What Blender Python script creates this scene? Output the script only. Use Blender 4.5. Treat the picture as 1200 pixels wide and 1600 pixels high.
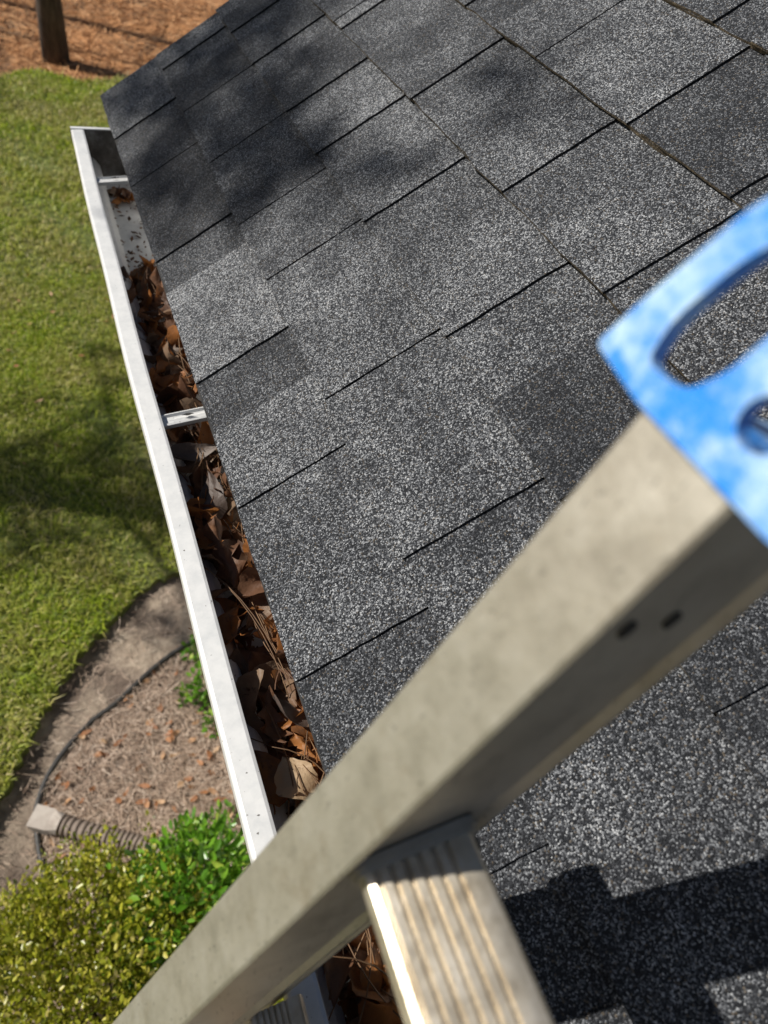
import bpy, bmesh, math, random
import numpy as np
from mathutils import Vector, Matrix

for o in list(bpy.data.objects): bpy.data.objects.remove(o)
scene = bpy.context.scene
col = scene.collection
rng = random.Random(7)
nr = np.random.default_rng(11)

# ------------------------------------------------------------------ camera
CAM = Vector((-0.1304, 0.0, 0.5560))
RX = Vector((0.9096618, -0.3680066, 0.1925786))      # image right
RY = Vector((-0.1615283, -0.7405972, -0.6522457))    # image down
RZ = Vector((0.3826539, 0.5622161, -0.7331365))      # forward
cam_d = bpy.data.cameras.new('camera'); cam = bpy.data.objects.new('camera', cam_d); col.objects.link(cam)
m = Matrix.Identity(4)
for i in range(3):
    m[i][0] = RX[i]; m[i][1] = -RY[i]; m[i][2] = -RZ[i]; m[i][3] = CAM[i]
cam.matrix_world = m
cam_d.sensor_fit = 'VERTICAL'; cam_d.sensor_height = 9.6; cam_d.sensor_width = 7.2
cam_d.lens = 1046.5 / 1600 * 9.6
cam_d.clip_start = 0.01; cam_d.clip_end = 2000
cam_d.dof.use_dof = True; cam_d.dof.focus_distance = 0.66; cam_d.dof.aperture_fstop = 1.75
scene.camera = cam

# ------------------------------------------------------------------ light
SUN_AZ, SUN_EL = math.radians(-26), math.radians(42)
SUN = Vector((math.cos(SUN_AZ) * math.cos(SUN_EL), math.sin(SUN_AZ) * math.cos(SUN_EL), -math.sin(SUN_EL)))  # travel
world = bpy.data.worlds.new('World'); scene.world = world; world.use_nodes = True
wn = world.node_tree; wn.nodes.clear()
sky = wn.nodes.new('ShaderNodeTexSky'); sky.sky_type = 'NISHITA'; sky.sun_disc = False
sky.sun_elevation = SUN_EL
sky.sun_rotation = math.atan2(-SUN.x, -SUN.y)
bg = wn.nodes.new('ShaderNodeBackground'); bg.inputs['Strength'].default_value = 0.05
wo = wn.nodes.new('ShaderNodeOutputWorld')
wn.links.new(sky.outputs[0], bg.inputs[0]); wn.links.new(bg.outputs[0], wo.inputs[0])
sl = bpy.data.lights.new('sun', 'SUN'); sl.energy = 5.0; sl.angle = math.radians(0.53); sl.color = (1, .95, .87)
so = bpy.data.objects.new('sun', sl); col.objects.link(so)
so.rotation_euler = SUN.to_track_quat('-Z', 'Y').to_euler(); so.location = (-8, 4, 9)
scene.view_settings.view_transform = 'Standard'; scene.view_settings.look = 'None'
scene.view_settings.exposure = 0.2; scene.view_settings.gamma = 1
scene.render.engine = 'CYCLES'

# ------------------------------------------------------------------ helpers
def tag(o, label=None, cat=None, group=None, kind=None):
    if label: o['label'] = label
    if cat: o['category'] = cat
    if group: o['group'] = group
    if kind: o['kind'] = kind
    return o
def thing(name, label, cat, loc=(0, 0, 0), group=None):
    o = bpy.data.objects.new(name, None); col.objects.link(o); o.location = loc; o.empty_display_size = .1
    o['origin'] = list(loc)
    return tag(o, label, cat, group)
def root_loc(p):
    v = Vector((0, 0, 0))
    while p: v = v + Vector(p.location); p = p.parent
    return v
def link(name, me, parent=None, loc=None):
    o = bpy.data.objects.new(name, me); col.objects.link(o)
    if parent: o.parent = parent
    if loc is not None: o.location = loc
    return o
def mesh(name, V, F, mats, parent=None, fm=None, smooth=False):
    """world-space verts; stored relative to the parent's origin"""
    off = root_loc(parent) if parent else Vector((0, 0, 0))
    me = bpy.data.meshes.new(name)
    me.from_pydata([tuple(Vector(v) - off) for v in V], [], F)
    for mm in (mats if isinstance(mats, (list, tuple)) else [mats]): me.materials.append(mm)
    if fm: me.polygons.foreach_set('material_index', fm)
    if smooth: me.polygons.foreach_set('use_smooth', [True] * len(me.polygons))
    me.update()
    return link(name, me, parent)
def bm_obj(name, bm, mat, parent=None, smooth=False, sharp=None):
    off = root_loc(parent) if parent else Vector((0, 0, 0))
    bmesh.ops.translate(bm, verts=bm.verts, vec=-off)
    bmesh.ops.recalc_face_normals(bm, faces=bm.faces)
    me = bpy.data.meshes.new(name); bm.to_mesh(me); bm.free()
    for mm in (mat if isinstance(mat, (list, tuple)) else [mat]): me.materials.append(mm)
    if smooth: me.polygons.foreach_set('use_smooth', [True] * len(me.polygons))
    o = link(name, me, parent)
    if smooth and sharp:
        me.set_sharp_from_angle(angle=math.radians(sharp))
    return o
def fast_mesh(name, V, tris, mat, parent=None, smooth=False):
    me = bpy.data.meshes.new(name)
    V = np.asarray(V, np.float32); T = np.asarray(tris, np.int32); k = T.shape[1]
    me.vertices.add(len(V)); me.vertices.foreach_set('co', V.ravel())
    me.loops.add(T.size); me.loops.foreach_set('vertex_index', T.ravel())
    me.polygons.add(len(T)); me.polygons.foreach_set('loop_start', np.arange(0, T.size, k, dtype=np.int32))
    me.polygons.foreach_set('loop_total', np.full(len(T), k, np.int32))
    if smooth: me.polygons.foreach_set('use_smooth', np.ones(len(T), bool))
    me.materials.append(mat); me.update(calc_edges=True); me.validate()
    return link(name, me, parent)
def prism(bm, pts, d0, d1, fn):
    """closed 2D outline pts extruded between d0 and d1; fn(p, d) -> world"""
    a = [bm.verts.new(fn(p, d0)) for p in pts]; b = [bm.verts.new(fn(p, d1)) for p in pts]
    n = len(pts)
    for i in range(n): bm.faces.new((a[i], a[(i + 1) % n], b[(i + 1) % n], b[i]))
    bm.faces.new(a); bm.faces.new(b[::-1])
def box(bm, x0, x1, y0, y1, z0, z1, fn=lambda x, y, z: (x, y, z)):
    v = [bm.verts.new(fn(x, y, z)) for x in (x0, x1) for y in (y0, y1) for z in (z0, z1)]
    for f in ((0, 1, 3, 2), (4, 6, 7, 5), (0, 4, 5, 1), (2, 3, 7, 6), (0, 2, 6, 4), (1, 5, 7, 3)): bm.faces.new([v[i] for i in f])
def tube(bm, pts, rad, n=8, closed_caps=True):
    pts = [Vector(p) for p in pts]; rings = []
    for i, p in enumerate(pts):
        t = (pts[min(i + 1, len(pts) - 1)] - pts[max(i - 1, 0)]).normalized()
        up = Vector((0, 0, 1)) if abs(t.z) < .95 else Vector((1, 0, 0))
        a = t.cross(up).normalized(); b = a.cross(t)
        r = rad[i] if isinstance(rad, (list, tuple)) else rad
        rings.append([bm.verts.new(p + (a * math.cos(2 * math.pi * k / n) + b * math.sin(2 * math.pi * k / n)) * r) for k in range(n)])
    for i in range(len(rings) - 1):
        for k in range(n): bm.faces.new((rings[i][k], rings[i][(k + 1) % n], rings[i + 1][(k + 1) % n], rings[i + 1][k]))
    if closed_caps: bm.faces.new(rings[0][::-1]); bm.faces.new(rings[-1])
def smoothline(P, n):
    """Catmull-Rom through P"""
    P = [Vector(p) for p in P]; out = []
    for i in range(len(P) - 1):
        p0 = P[max(i - 1, 0)]; p1 = P[i]; p2 = P[i + 1]; p3 = P[min(i + 2, len(P) - 1)]
        for k in range(n):
            t = k / n
            out.append(.5 * ((2 * p1) + (p2 - p0) * t + (2 * p0 - 5 * p1 + 4 * p2 - p3) * t * t + (3 * p1 - p0 - 3 * p2 + p3) * t ** 3))
    out.append(P[-1]); return out

# ------------------------------------------------------------------ materials
class NT:
    def __init__(s, name):
        s.m = bpy.data.materials.new(name); s.m.use_nodes = True; s.t = s.m.node_tree; s.t.nodes.clear()
        s.out = s.n('ShaderNodeOutputMaterial')
    def n(s, typ, **kw):
        nd = s.t.nodes.new(typ)
        for k, v in kw.items(): setattr(nd, k, v)
        return nd
    def l(s, a, b): s.t.links.new(a, b)
    def coord(s, which='Object'): return s.n('ShaderNodeTexCoord').outputs[which]
    def noise(s, scale, detail=3, rough=.5, vec=None):
        nd = s.n('ShaderNodeTexNoise'); nd.inputs['Scale'].default_value = scale; nd.inputs['Detail'].default_value = detail
        nd.inputs['Roughness'].default_value = rough
        s.l(vec if vec else s.coord(), nd.inputs['Vector']); return nd.outputs['Fac']
    def ramp(s, fac, stops, interp='LINEAR'):
        nd = s.n('ShaderNodeValToRGB'); cr = nd.color_ramp; cr.interpolation = interp
        while len(cr.elements) > 1: cr.elements.remove(cr.elements[-1])
        for i, (p, c) in enumerate(stops):
            e = cr.elements[0] if i == 0 else cr.elements.new(p)
            e.position = p; e.color = (*c, 1) if len(c) == 3 else c
        s.l(fac, nd.inputs[0]); return nd.outputs[0]
    def mix(s, fac, a, b, mode='MIX'):
        nd = s.n('ShaderNodeMix', data_type='RGBA', blend_type=mode)
        for sock, v in ((nd.inputs[0], fac), (nd.inputs[6], a), (nd.inputs[7], b)):
            if isinstance(v, (int, float)): sock.default_value = v
            elif isinstance(v, tuple): sock.default_value = (*v, 1)
            else: s.l(v, sock)
        return nd.outputs[2]
    def math(s, op, a, b=0., c=0., clamp=False):
        nd = s.n('ShaderNodeMath', operation=op, use_clamp=clamp)
        for sock, v in zip(nd.inputs, (a, b, c)):
            if isinstance(v, (int, float)): sock.default_value = v
            else: s.l(v, sock)
        return nd.outputs[0]
    def bump(s, h, dist, strength=1., normal=None):
        nd = s.n('ShaderNodeBump'); nd.inputs['Distance'].default_value = dist; nd.inputs['Strength'].default_value = strength
        s.l(h, nd.inputs['Height'])
        if normal: s.l(normal, nd.inputs['Normal'])
        return nd.outputs[0]
    def bsdf(s, color, rough=.6, metal=0., normal=None, spec=.5, trans=None):
        p = s.n('ShaderNodeBsdfPrincipled')
        for sock, v in ((p.inputs['Base Color'], color), (p.inputs['Roughness'], rough), (p.inputs['Metallic'], metal), (p.inputs['Specular IOR Level'], spec)):
            if isinstance(v, (int, float)): sock.default_value = v
            elif isinstance(v, tuple): sock.default_value = (*v, 1)
            else: s.l(v, sock)
        if normal: s.l(normal, p.inputs['Normal'])
        sh = p.outputs[0]
        if trans:
            t = s.n('ShaderNodeBsdfTranslucent')
            if isinstance(trans[1], tuple): t.inputs[0].default_value = (*trans[1], 1)
            else: s.l(trans[1], t.inputs[0])
            mx = s.n('ShaderNodeMixShader'); mx.inputs[0].default_value = trans[0]
            s.l(sh, mx.inputs[1]); s.l(t.outputs[0], mx.inputs[2]); sh = mx.outputs[0]
        s.l(sh, s.out.inputs[0]); return s.m

def m_granules():
    t = NT('shingle_granules'); c = t.coord()
    def vor(scale):
        v = t.n('ShaderNodeTexVoronoi'); v.inputs['Scale'].default_value = scale; t.l(c, v.inputs['Vector']); return v
    v1 = vor(760); v2 = vor(1250)
    sep = t.n('ShaderNodeSeparateColor'); t.l(v1.outputs['Color'], sep.inputs[0])
    sep2 = t.n('ShaderNodeSeparateColor'); t.l(v2.outputs['Color'], sep2.inputs[0])
    info = t.n('ShaderNodeObjectInfo'); ic = t.n('ShaderNodeSeparateColor'); t.l(info.outputs['Color'], ic.inputs[0])
    blot = t.noise(11, 4, .65); blot2 = t.noise(52, 2, .5)
    tone = t.math('ADD', ic.outputs[0], t.math('MULTIPLY', t.math('SUBTRACT', blot, .5), .85))
    tone = t.math('ADD', tone, t.math('MULTIPLY', t.math('SUBTRACT', blot2, .5), .25))      # about 0..1
    val = t.math('ADD', t.math('MULTIPLY', sep.outputs[0], .72), t.math('MULTIPLY', sep2.outputs[0], .28))
    val = t.math('ADD', val, t.math('MULTIPLY', t.math('SUBTRACT', tone, .5), .50), clamp=True)
    colr = t.ramp(val, [(0, (.006, .007, .009)), (.36, (.012, .0135, .017)), (.53, (.03, .0325, .038)), (.68, (.085, .09, .10)), (.82, (.205, .215, .23)), (1, (.46, .47, .48))])
    tan = t.ramp(sep.outputs[1], [(.95, (0, 0, 0)), (.97, (1, 1, 1))])
    colr = t.mix(t.math('MULTIPLY', tan, .35), colr, (.22, .17, .11))
    h = t.math('SUBTRACT', 1, t.math('MULTIPLY', v1.outputs['Distance'], 1.2))
    h = t.math('ADD', h, t.math('MULTIPLY', sep.outputs[2], .8))
    nb = t.bump(h, .0011, .9)
    nb2 = t.bump(t.noise(24, 3), .004, .5, nb)
    return t.bsdf(colr, .72, 0, nb2, .35)
def m_simple(name, c1, c2, scale, rough=.8, metal=0., bump=.002, detail=5, spec=.4):
    t = NT(name); f = t.noise(scale, detail, .65)
    colr = t.ramp(f, [(.3, c1), (.7, c2)])
    return t.bsdf(colr, rough, metal, t.bump(f, bump), spec)
def m_edge_dirt():
    t = NT('shingle_edge_dirt'); f = t.noise(160, 4, .7)
    return t.bsdf(t.ramp(f, [(.35, (.035, .03, .026)), (.55, (.13, .10, .065)), (.75, (.3, .24, .15))]), .95, 0, t.bump(t.noise(400, 2), .001))
def m_white_alu():
    t = NT('painted_aluminium'); f = t.noise(60, 5, .7)
    colr = t.ramp(f, [(.25, (.54, .55, .55)), (.6, (.66, .66, .65))])
    spots = t.ramp(t.noise(230, 2, .5), [(.71, (0, 0, 0)), (.75, (1, 1, 1))])
    colr = t.mix(spots, colr, (.12, .11, .10))
    return t.bsdf(colr, .38, 0, t.bump(t.noise(35, 2), .0012, .4), .5)
def m_gutter_in():
    t = NT('dirty_gutter_inside'); f = t.noise(28, 6, .7)
    return t.bsdf(t.ramp(f, [(.3, (.025, .02, .016)), (.5, (.09, .08, .07)), (.7, (.26, .255, .24))]), .6, 0, t.bump(f, .002))
def m_rail():
    t = NT('weathered_ladder_aluminium')
    f = t.noise(45, 6, .7); g = t.noise(9, 3, .6)
    mp = t.n('ShaderNodeMapping'); mp.inputs['Scale'].default_value = (260, 260, 9); t.l(t.coord(), mp.inputs[0])
    st = t.noise(1.0, 3, .6, mp.outputs[0])
    colr = t.ramp(f, [(.25, (.36, .34, .295)), (.5, (.52, .495, .43)), (.75, (.60, .58, .52))])
    colr = t.mix(t.math('MULTIPLY', g, .4), colr, (.50, .42, .30))
    colr = t.mix(t.math('MULTIPLY', st, .28), colr, (.25, .24, .22))
    mp2 = t.n('ShaderNodeMapping'); mp2.inputs['Rotation'].default_value = (0, .36, 0); mp2.inputs['Scale'].default_value = (700, 500, 26); t.l(t.coord(), mp2.inputs[0])
    sc = t.ramp(t.noise(1.0, 2, .5, mp2.outputs[0]), [(.66, (0, 0, 0)), (.70, (1, 1, 1))])
    colr = t.mix(t.math('MULTIPLY', sc, .55), colr, (.17, .16, .14))
    gr = t.ramp(t.noise(22, 7, .75), [(.56, (0, 0, 0)), (.7, (1, 1, 1))])
    colr = t.mix(t.math('MULTIPLY', gr, .45), colr, (.30, .24, .16))
    return t.bsdf(colr, t.math('ADD', .36, t.math('MULTIPLY', f, .25)), .7, t.bump(f, .0012, .5))
def m_rung():
    t = NT('worn_rung_aluminium')
    f = t.noise(70, 6, .7); g = t.noise(16, 3, .6)
    colr = t.ramp(f, [(.25, (.42, .36, .27)), (.5, (.66, .60, .49)), (.75, (.80, .76, .68))])
    colr = t.mix(t.math('MULTIPLY', g, .4), colr, (.62, .5, .34))
    return t.bsdf(colr, t.math('ADD', .24, t.math('MULTIPLY', f, .22)), .75, t.bump(f, .001, .5))
def m_blue():
    t = NT('scuffed_blue_plastic')
    f = t.noise(38, 8, .8); g = t.noise(150, 6, .8)
    s = t.ramp(f, [(.43, (0, 0, 0)), (.60, (1, 1, 1))])
    colr = t.mix(t.math('MULTIPLY', s, .8), (.003, .22, .72), (.55, .72, .80))
    colr = t.mix(t.math('MULTIPLY', t.ramp(g, [(.55, (0, 0, 0)), (.75, (1, 1, 1))]), .35), colr, (.75, .78, .76))
    return t.bsdf(colr, .38, 0, t.bump(g, .0008), .5)
def m_dry_leaf(name, stops, trans=.3, veins=True):
    t = NT(name); info = t.n('ShaderNodeObjectInfo'); f = t.noise(45, 4, .7)
    x = t.math('ADD', t.math('MULTIPLY', info.outputs['Random'], .75), t.math('MULTIPLY', f, .35))
    colr = t.ramp(x, stops)
    spots = t.ramp(t.noise(140, 3, .6), [(.62, (0, 0, 0)), (.72, (1, 1, 1))])
    colr = t.mix(t.math('MULTIPLY', spots, .5), colr, (.05, .03, .02))
    return t.bsdf(colr, .55, 0, t.bump(t.noise(150, 3), .0012), .4, (trans, colr))
def m_island(name, stops, rough=.6, trans=.3, patch=None, spec=.4):
    t = NT(name); g = t.n('ShaderNodeNewGeometry')
    fac = g.outputs['Random Per Island']
    colr = t.ramp(fac, stops)
    if patch:
        p = t.noise(patch[0], 4, .65)
        colr = t.mix(t.ramp(p, [(.40, (0, 0, 0)), (.60, (1, 1, 1))]), colr, t.ramp(fac, patch[1]))
    return t.bsdf(colr, rough, 0, None, spec, (trans, colr) if trans else None)
def m_bark():
    t = NT('pine_bark'); mp = t.n('ShaderNodeMapping'); mp.inputs['Scale'].default_value = (1, 1, .25); t.l(t.coord(), mp.inputs[0])
    f = t.noise(26, 6, .7, mp.outputs[0])
    return t.bsdf(t.ramp(f, [(.3, (.03, .024, .02)), (.6, (.12, .09, .07)), (.8, (.2, .16, .13))]), .9, 0, t.bump(f, .03))
def m_pinestraw_ground():
    t = NT('pine_straw_ground'); f = t.noise(9, 8, .75); g = t.noise(.9, 4, .6)
    c1 = t.ramp(f, [(.32, (.13, .055, .02)), (.5, (.40, .18, .065)), (.66, (.58, .30, .13))])
    c2 = t.ramp(f, [(.3, (.07, .05, .03)), (.7, (.24, .17, .11))])
    return t.bsdf(t.mix(t.ramp(g, [(.45, (0, 0, 0)), (.65, (.8, .8, .8))]), c1, c2), .95, 0, t.bump(f, .05))
def m_lawn_soil():
    t = NT('lawn_soil'); f = t.noise(14, 7, .75); g = t.noise(1.6, 3, .6)
    c1 = t.ramp(f, [(.3, (.05, .07, .012)), (.55, (.14, .17, .03)), (.75, (.26, .23, .09))])
    c2 = t.ramp(f, [(.3, (.10, .08, .04)), (.7, (.26, .22, .12))])
    return t.bsdf(t.mix(t.ramp(g, [(.5, (0, 0, 0)), (.7, (.8, .8, .8))]), c1, c2), .95, 0, t.bump(f, .03))
def m_bed():
    t = NT('sandy_bed_soil'); f = t.noise(22, 8, .75); g = t.noise(3.2, 4, .6)
    c1 = t.ramp(f, [(.3, (.22, .165, .12)), (.55, (.46, .37, .28)), (.75, (.58, .49, .385))])
    c2 = t.ramp(f, [(.3, (.09, .065, .05)), (.7, (.26, .195, .15))])
    return t.bsdf(t.mix(t.ramp(g, [(.45, (0, 0, 0)), (.62, (1, 1, 1))]), c1, c2), .95, 0, t.bump(f, .03))

M = dict(
    gran=m_granules(), edge=m_edge_dirt(), asphalt=m_simple('shingle_cut_edge', (.006, .006, .007), (.02, .02, .021), 300, .9),
    deck=m_simple('roof_underlay', (.012, .012, .013), (.03, .03, .03), 40, .9),
    white=m_white_alu(), gin=m_gutter_in(), rail=m_rail(), rung=m_rung(), blue=m_blue(),
    dark=m_simple('steel_and_slot_shade', (.03, .03, .03), (.08, .075, .07), 90, .5, .6),  # rivet steel; also colours the painted shade of the hanger hole
    rubber=m_simple('black_rubber', (.012, .012, .013), (.035, .034, .033), 60, .6),
    siding=m_simple('painted_siding', (.55, .53, .48), (.66, .64, .6), 12, .6),
    leaf=m_dry_leaf('dry_oak_leaf', [(.08, (.05, .026, .015)), (.28, (.13, .062, .034)), (.44, (.17, .085, .046)), (.54, (.32, .125, .036)), (.7, (.38, .155, .045)), (.78, (.18, .10, .06)), (.9, (.25, .17, .11)), (1, (.12, .09, .075))]),
    paleleaf=m_dry_leaf('pale_dry_leaf', [(0, (.36, .25, .15)), (1, (.5, .36, .22))], .2),
    greyleaf=m_dry_leaf('grey_dry_leaf', [(0, (.085, .062, .052)), (1, (.15, .115, .095))], .15),
    bedleaf=m_dry_leaf('fallen_bed_leaf', [(0, (.28, .11, .045)), (.5, (.42, .2, .09)), (1, (.5, .34, .2))], .2),
    needle=m_simple('dry_pine_needle', (.08, .042, .022), (.24, .14, .07), 30, .6),
    straw=m_island('pine_straw', [(0, (.16, .105, .075)), (.4, (.38, .275, .20)), (.8, (.55, .42, .325)), (1, (.68, .56, .46))], .8, 0),
    grass=m_island('grass_blades', [(0, (.14, .22, .008)), (.4, (.30, .41, .016)), (.75, (.45, .52, .035)), (.93, (.55, .50, .12)), (1, (.65, .56, .30))], .5, .42,
                   (1.5, [(0, (.22, .24, .03)), (.5, (.46, .46, .09)), (.8, (.55, .49, .18)), (1, (.64, .53, .32))])),
    box=m_island('yellow_green_shrub_leaf', [(0, (.09, .12, .006)), (.35, (.22, .25, .014)), (.7, (.38, .38, .03)), (.92, (.52, .48, .08)), (1, (.56, .47, .2))], .35, .3, spec=.6),
    glossy=m_island('bright_green_glossy_leaf', [(0, (.05, .13, .008)), (.5, (.11, .27, .018)), (.85, (.20, .38, .035)), (1, (.36, .44, .07))], .3, .3, spec=.6),
    pine=m_island('pine_foliage', [(0, (.02, .045, .01)), (1, (.07, .11, .03))], .6, .2),
    bark=m_bark(), ground=m_pinestraw_ground(), lawn=m_lawn_soil(), bed=m_bed(),
    hose=m_simple('black_hose', (.018, .018, .018), (.06, .055, .05), 30, .55),
    pipe=m_simple('brown_pipe_plastic', (.17, .13, .105), (.28, .225, .185), 20, .65),
    adapter=m_simple('dusty_pipe_adapter', (.34, .29, .25), (.48, .43, .38), 18, .75),
    stone=m_simple('tan_concrete', (.34, .26, .2), (.5, .41, .33), 40, .9),
)

# ================================================================== SETTING
GZ = -2.6
bed_curve = [(1.4, 2.30), (.9, 2.36), (.5, 2.33), (.2, 2.232), (.04, 2.177), (-.156, 2.035), (-.307, 1.894), (-.421, 1.749), (-.529, 1.583), (-.615, 1.427), (-.708, 1.266), (-.86, .95), (-1.0, .5), (-1.06, -.2), (-1.06, -2), (-1.05, -12)]
bc = [tuple(p)[:2] for p in smoothline([(x, y, 0) for x, y in bed_curve], 6)]
bc = [(x + rng.gauss(0, .008), y + rng.gauss(0, .008)) for x, y in bc]
far_edge = [(-45, 9.3)] + [(-2.4 + i * .22, 9.42 + .16 * math.sin(i * 1.3) + .1 * math.sin(i * .51 + 1) + rng.gauss(0, .03)) for i in range(30)] + [(45, 9.8)]
lawn_poly = bc + [(-45, -12)] + far_edge + [(45, 2.3)]
# ground out to the horizon
mesh('ground', [(-900, -900, GZ - .03), (900, -900, GZ - .03), (900, 900, GZ - .03), (-900, 900, GZ - .03)], [(0, 1, 2, 3)], M['ground'])
tag(bpy.data.objects['ground'], kind='structure', label='orange-brown pine straw ground under the trees beyond the lawn')
# bed sheet with uneven soil
nx, ny = 70, 90
X, Y = np.meshgrid(np.linspace(-1.3, 1.6, nx), np.linspace(-2.2, 2.6, ny))
Z = GZ + .012 * np.sin(X * 9 + 2 * np.sin(Y * 5)) * np.cos(Y * 7) + nr.normal(0, .004, X.shape)
V = np.stack([X, Y, Z], -1).reshape(-1, 3)
I = np.arange(nx * ny).reshape(ny, nx)
Q = np.stack([I[:-1, :-1], I[:-1, 1:], I[1:, 1:], I[1:, :-1]], -1).reshape(-1, 4)
tag(fast_mesh('planting_bed', V, Q, M['bed'], smooth=True), kind='structure', label='sandy brown planting bed curving along the lawn below the gutter')
bm = bmesh.new()
top = [bm.verts.new((x, y, GZ + .045)) for x, y in lawn_poly]; bot = [bm.verts.new((x, y, GZ - .028)) for x, y in lawn_poly]
for i in range(len(top)):
    j = (i + 1) % len(top); bm.faces.new((top[i], top[j], bot[j], bot[i]))
es = [bm.edges.get((top[i], top[(i + 1) % len(top)])) for i in range(len(top))]
bmesh.ops.triangle_fill(bm, edges=es, use_beauty=True)
tag(bm_obj('lawn', bm, M['lawn']), kind='structure', label='green lawn with a cut edge along the planting bed')

def inside(px, py, poly):
    c = np.zeros(len(px), bool); n = len(poly)
    for i in range(n):
        x0, y0 = poly[i]; x1, y1 = poly[(i + 1) % n]
        if y0 == y1: continue
        k = ((y0 > py) != (y1 > py)) & (px < (x1 - x0) * (py - y0) / (y1 - y0) + x0)
        c ^= k
    return c
def grass_field():
    P = []
    for x0, x1, y0, y1, dens, sc in ((-1.3, 1.1, .9, 5.2, 13000, 1.), (-1.3, 2.6, 5.2, 9.75, 4600, 1.35), (-3.2, -1.3, .5, 9.7, 1500, 1.5)):
        n = int((x1 - x0) * (y1 - y0) * dens)
        x = nr.uniform(x0, x1, n); y = nr.uniform(y0, y1, n)
        k = inside(x, y, lawn_poly)
        # thin, worn patches
        w = np.sin(x * 3.1 + 1.7 * np.sin(y * 2.3)) * np.cos(y * 2.7 + 1.3 * np.sin(x * 3.7)) + .35 * np.sin(x * 11 + y * 7)
        k &= nr.uniform(-1.6, .25, n) < w
        P.append(np.stack([x[k], y[k], np.full(k.sum(), sc)], 1))
    P = np.concatenate(P); n = len(P)
    a = nr.uniform(0, 2 * np.pi, n); L = nr.gamma(6, .0062, n) * P[:, 2]; lean = nr.uniform(.5, 1.5, n); wd = nr.uniform(.0016, .0032, n) * P[:, 2] * 1.3
    base = np.stack([P[:, 0], P[:, 1], np.full(n, GZ + .044)], 1)
    d = np.stack([np.cos(a), np.sin(a), np.zeros(n)], 1); s = np.stack([-np.sin(a), np.cos(a), np.zeros(n)], 1)
    up = np.array([0, 0, 1.])
    mid = base + d * (L * .45 * np.sin(lean) * .6)[:, None] + up * (L * .55 * np.cos(lean * .6))[:, None]
    tip = base + d * (L * np.sin(lean))[:, None] + up * (L * np.cos(lean))[:, None]
    V = np.concatenate([base - s * wd[:, None], base + s * wd[:, None], mid + s * wd[:, None] * .8, mid - s * wd[:, None] * .8, tip])
    i = np.arange(n)
    T = np.concatenate([np.stack([i, i + n, i + 2 * n], 1), np.stack([i, i + 2 * n, i + 3 * n], 1), np.stack([i + 3 * n, i + 2 * n, i + 4 * n], 1)])
    return fast_mesh('grass', V, T, M['grass'])
tag(grass_field(), 'short green and straw-yellow grass covering the lawn', 'grass', kind='stuff')

def sticks(name, xy, z, L, w, mat, tilt=.25):
    n = len(xy); a = nr.uniform(0, np.pi, n); ln = nr.uniform(*L, n); t = nr.normal(0, tilt, n)
    d = np.stack([np.cos(a) * np.cos(t), np.sin(a) * np.cos(t), np.sin(t)], 1) * ln[:, None] * .5
    s = np.stack([-np.sin(a), np.cos(a), nr.normal(0, .4, n)], 1) * nr.uniform(w * .6, w * 1.3, n)[:, None]
    c = np.stack([xy[:, 0], xy[:, 1], z + np.abs(nr.normal(0, .012, n))], 1)
    bend = nr.normal(0, .12, n)[:, None] * ln[:, None] * np.stack([-np.sin(a), np.cos(a), np.zeros(n)], 1)
    V = np.concatenate([c - d - s, c - d + s, c + bend + s, c + bend - s, c + d + s * .6, c + d - s * .6]); i = np.arange(n)
    T = np.concatenate([np.stack([i, i + n, i + 2 * n, i + 3 * n], 1), np.stack([i + 3 * n, i + 2 * n, i + 4 * n, i + 5 * n], 1)])
    return fast_mesh(name, V, T, mat)
n = 60000
xy = np.stack([nr.uniform(-1.1, .75, n), nr.uniform(-.3, 2.3, n)], 1)
hose_pts = [(.75, 1.9), (.4, 1.84), (.145, 1.779), (-.025, 1.698), (-.221, 1.565), (-.339, 1.503), (-.456, 1.4), (-.527, 1.306), (-.571, 1.209), (-.583, 1.145), (-.58, 1.015), (-.565, .911), (-.548, .834), (-.527, .734), (-.515, .62)]
straw_poly = hose_pts + [(-.7, .6), (-.9, .3), (-1.0, -.3), (.75, -.3)]
keep = inside(xy[:, 0], xy[:, 1], straw_poly)
notlawn = ~inside(xy[:, 0], xy[:, 1], lawn_poly)
keep = notlawn & (keep | (nr.uniform(0, 1, n) < .05))
xy = xy[keep]
tag(sticks('pine_straw', xy, GZ + .008, (.03, .10), .0010, M['straw']), 'dry grey-brown pine straw mulch spread over the planting bed', 'mulch', kind='stuff')
n = 9000
xy2 = np.stack([nr.uniform(-1.2, 3.2, n), nr.uniform(9.3, 13.5, n)], 1); xy2 = xy2[~inside(xy2[:, 0], xy2[:, 1], lawn_poly)]
tag(sticks('pine_needle_litter', xy2, GZ - .02, (.1, .28), .005, m_island('orange_pine_litter', [(0, (.26, .11, .04)), (.5, (.52, .245, .09)), (1, (.65, .38, .19))], .8, 0)), 'orange pine needle litter around the tree trunk', 'litter', kind='stuff')

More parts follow.
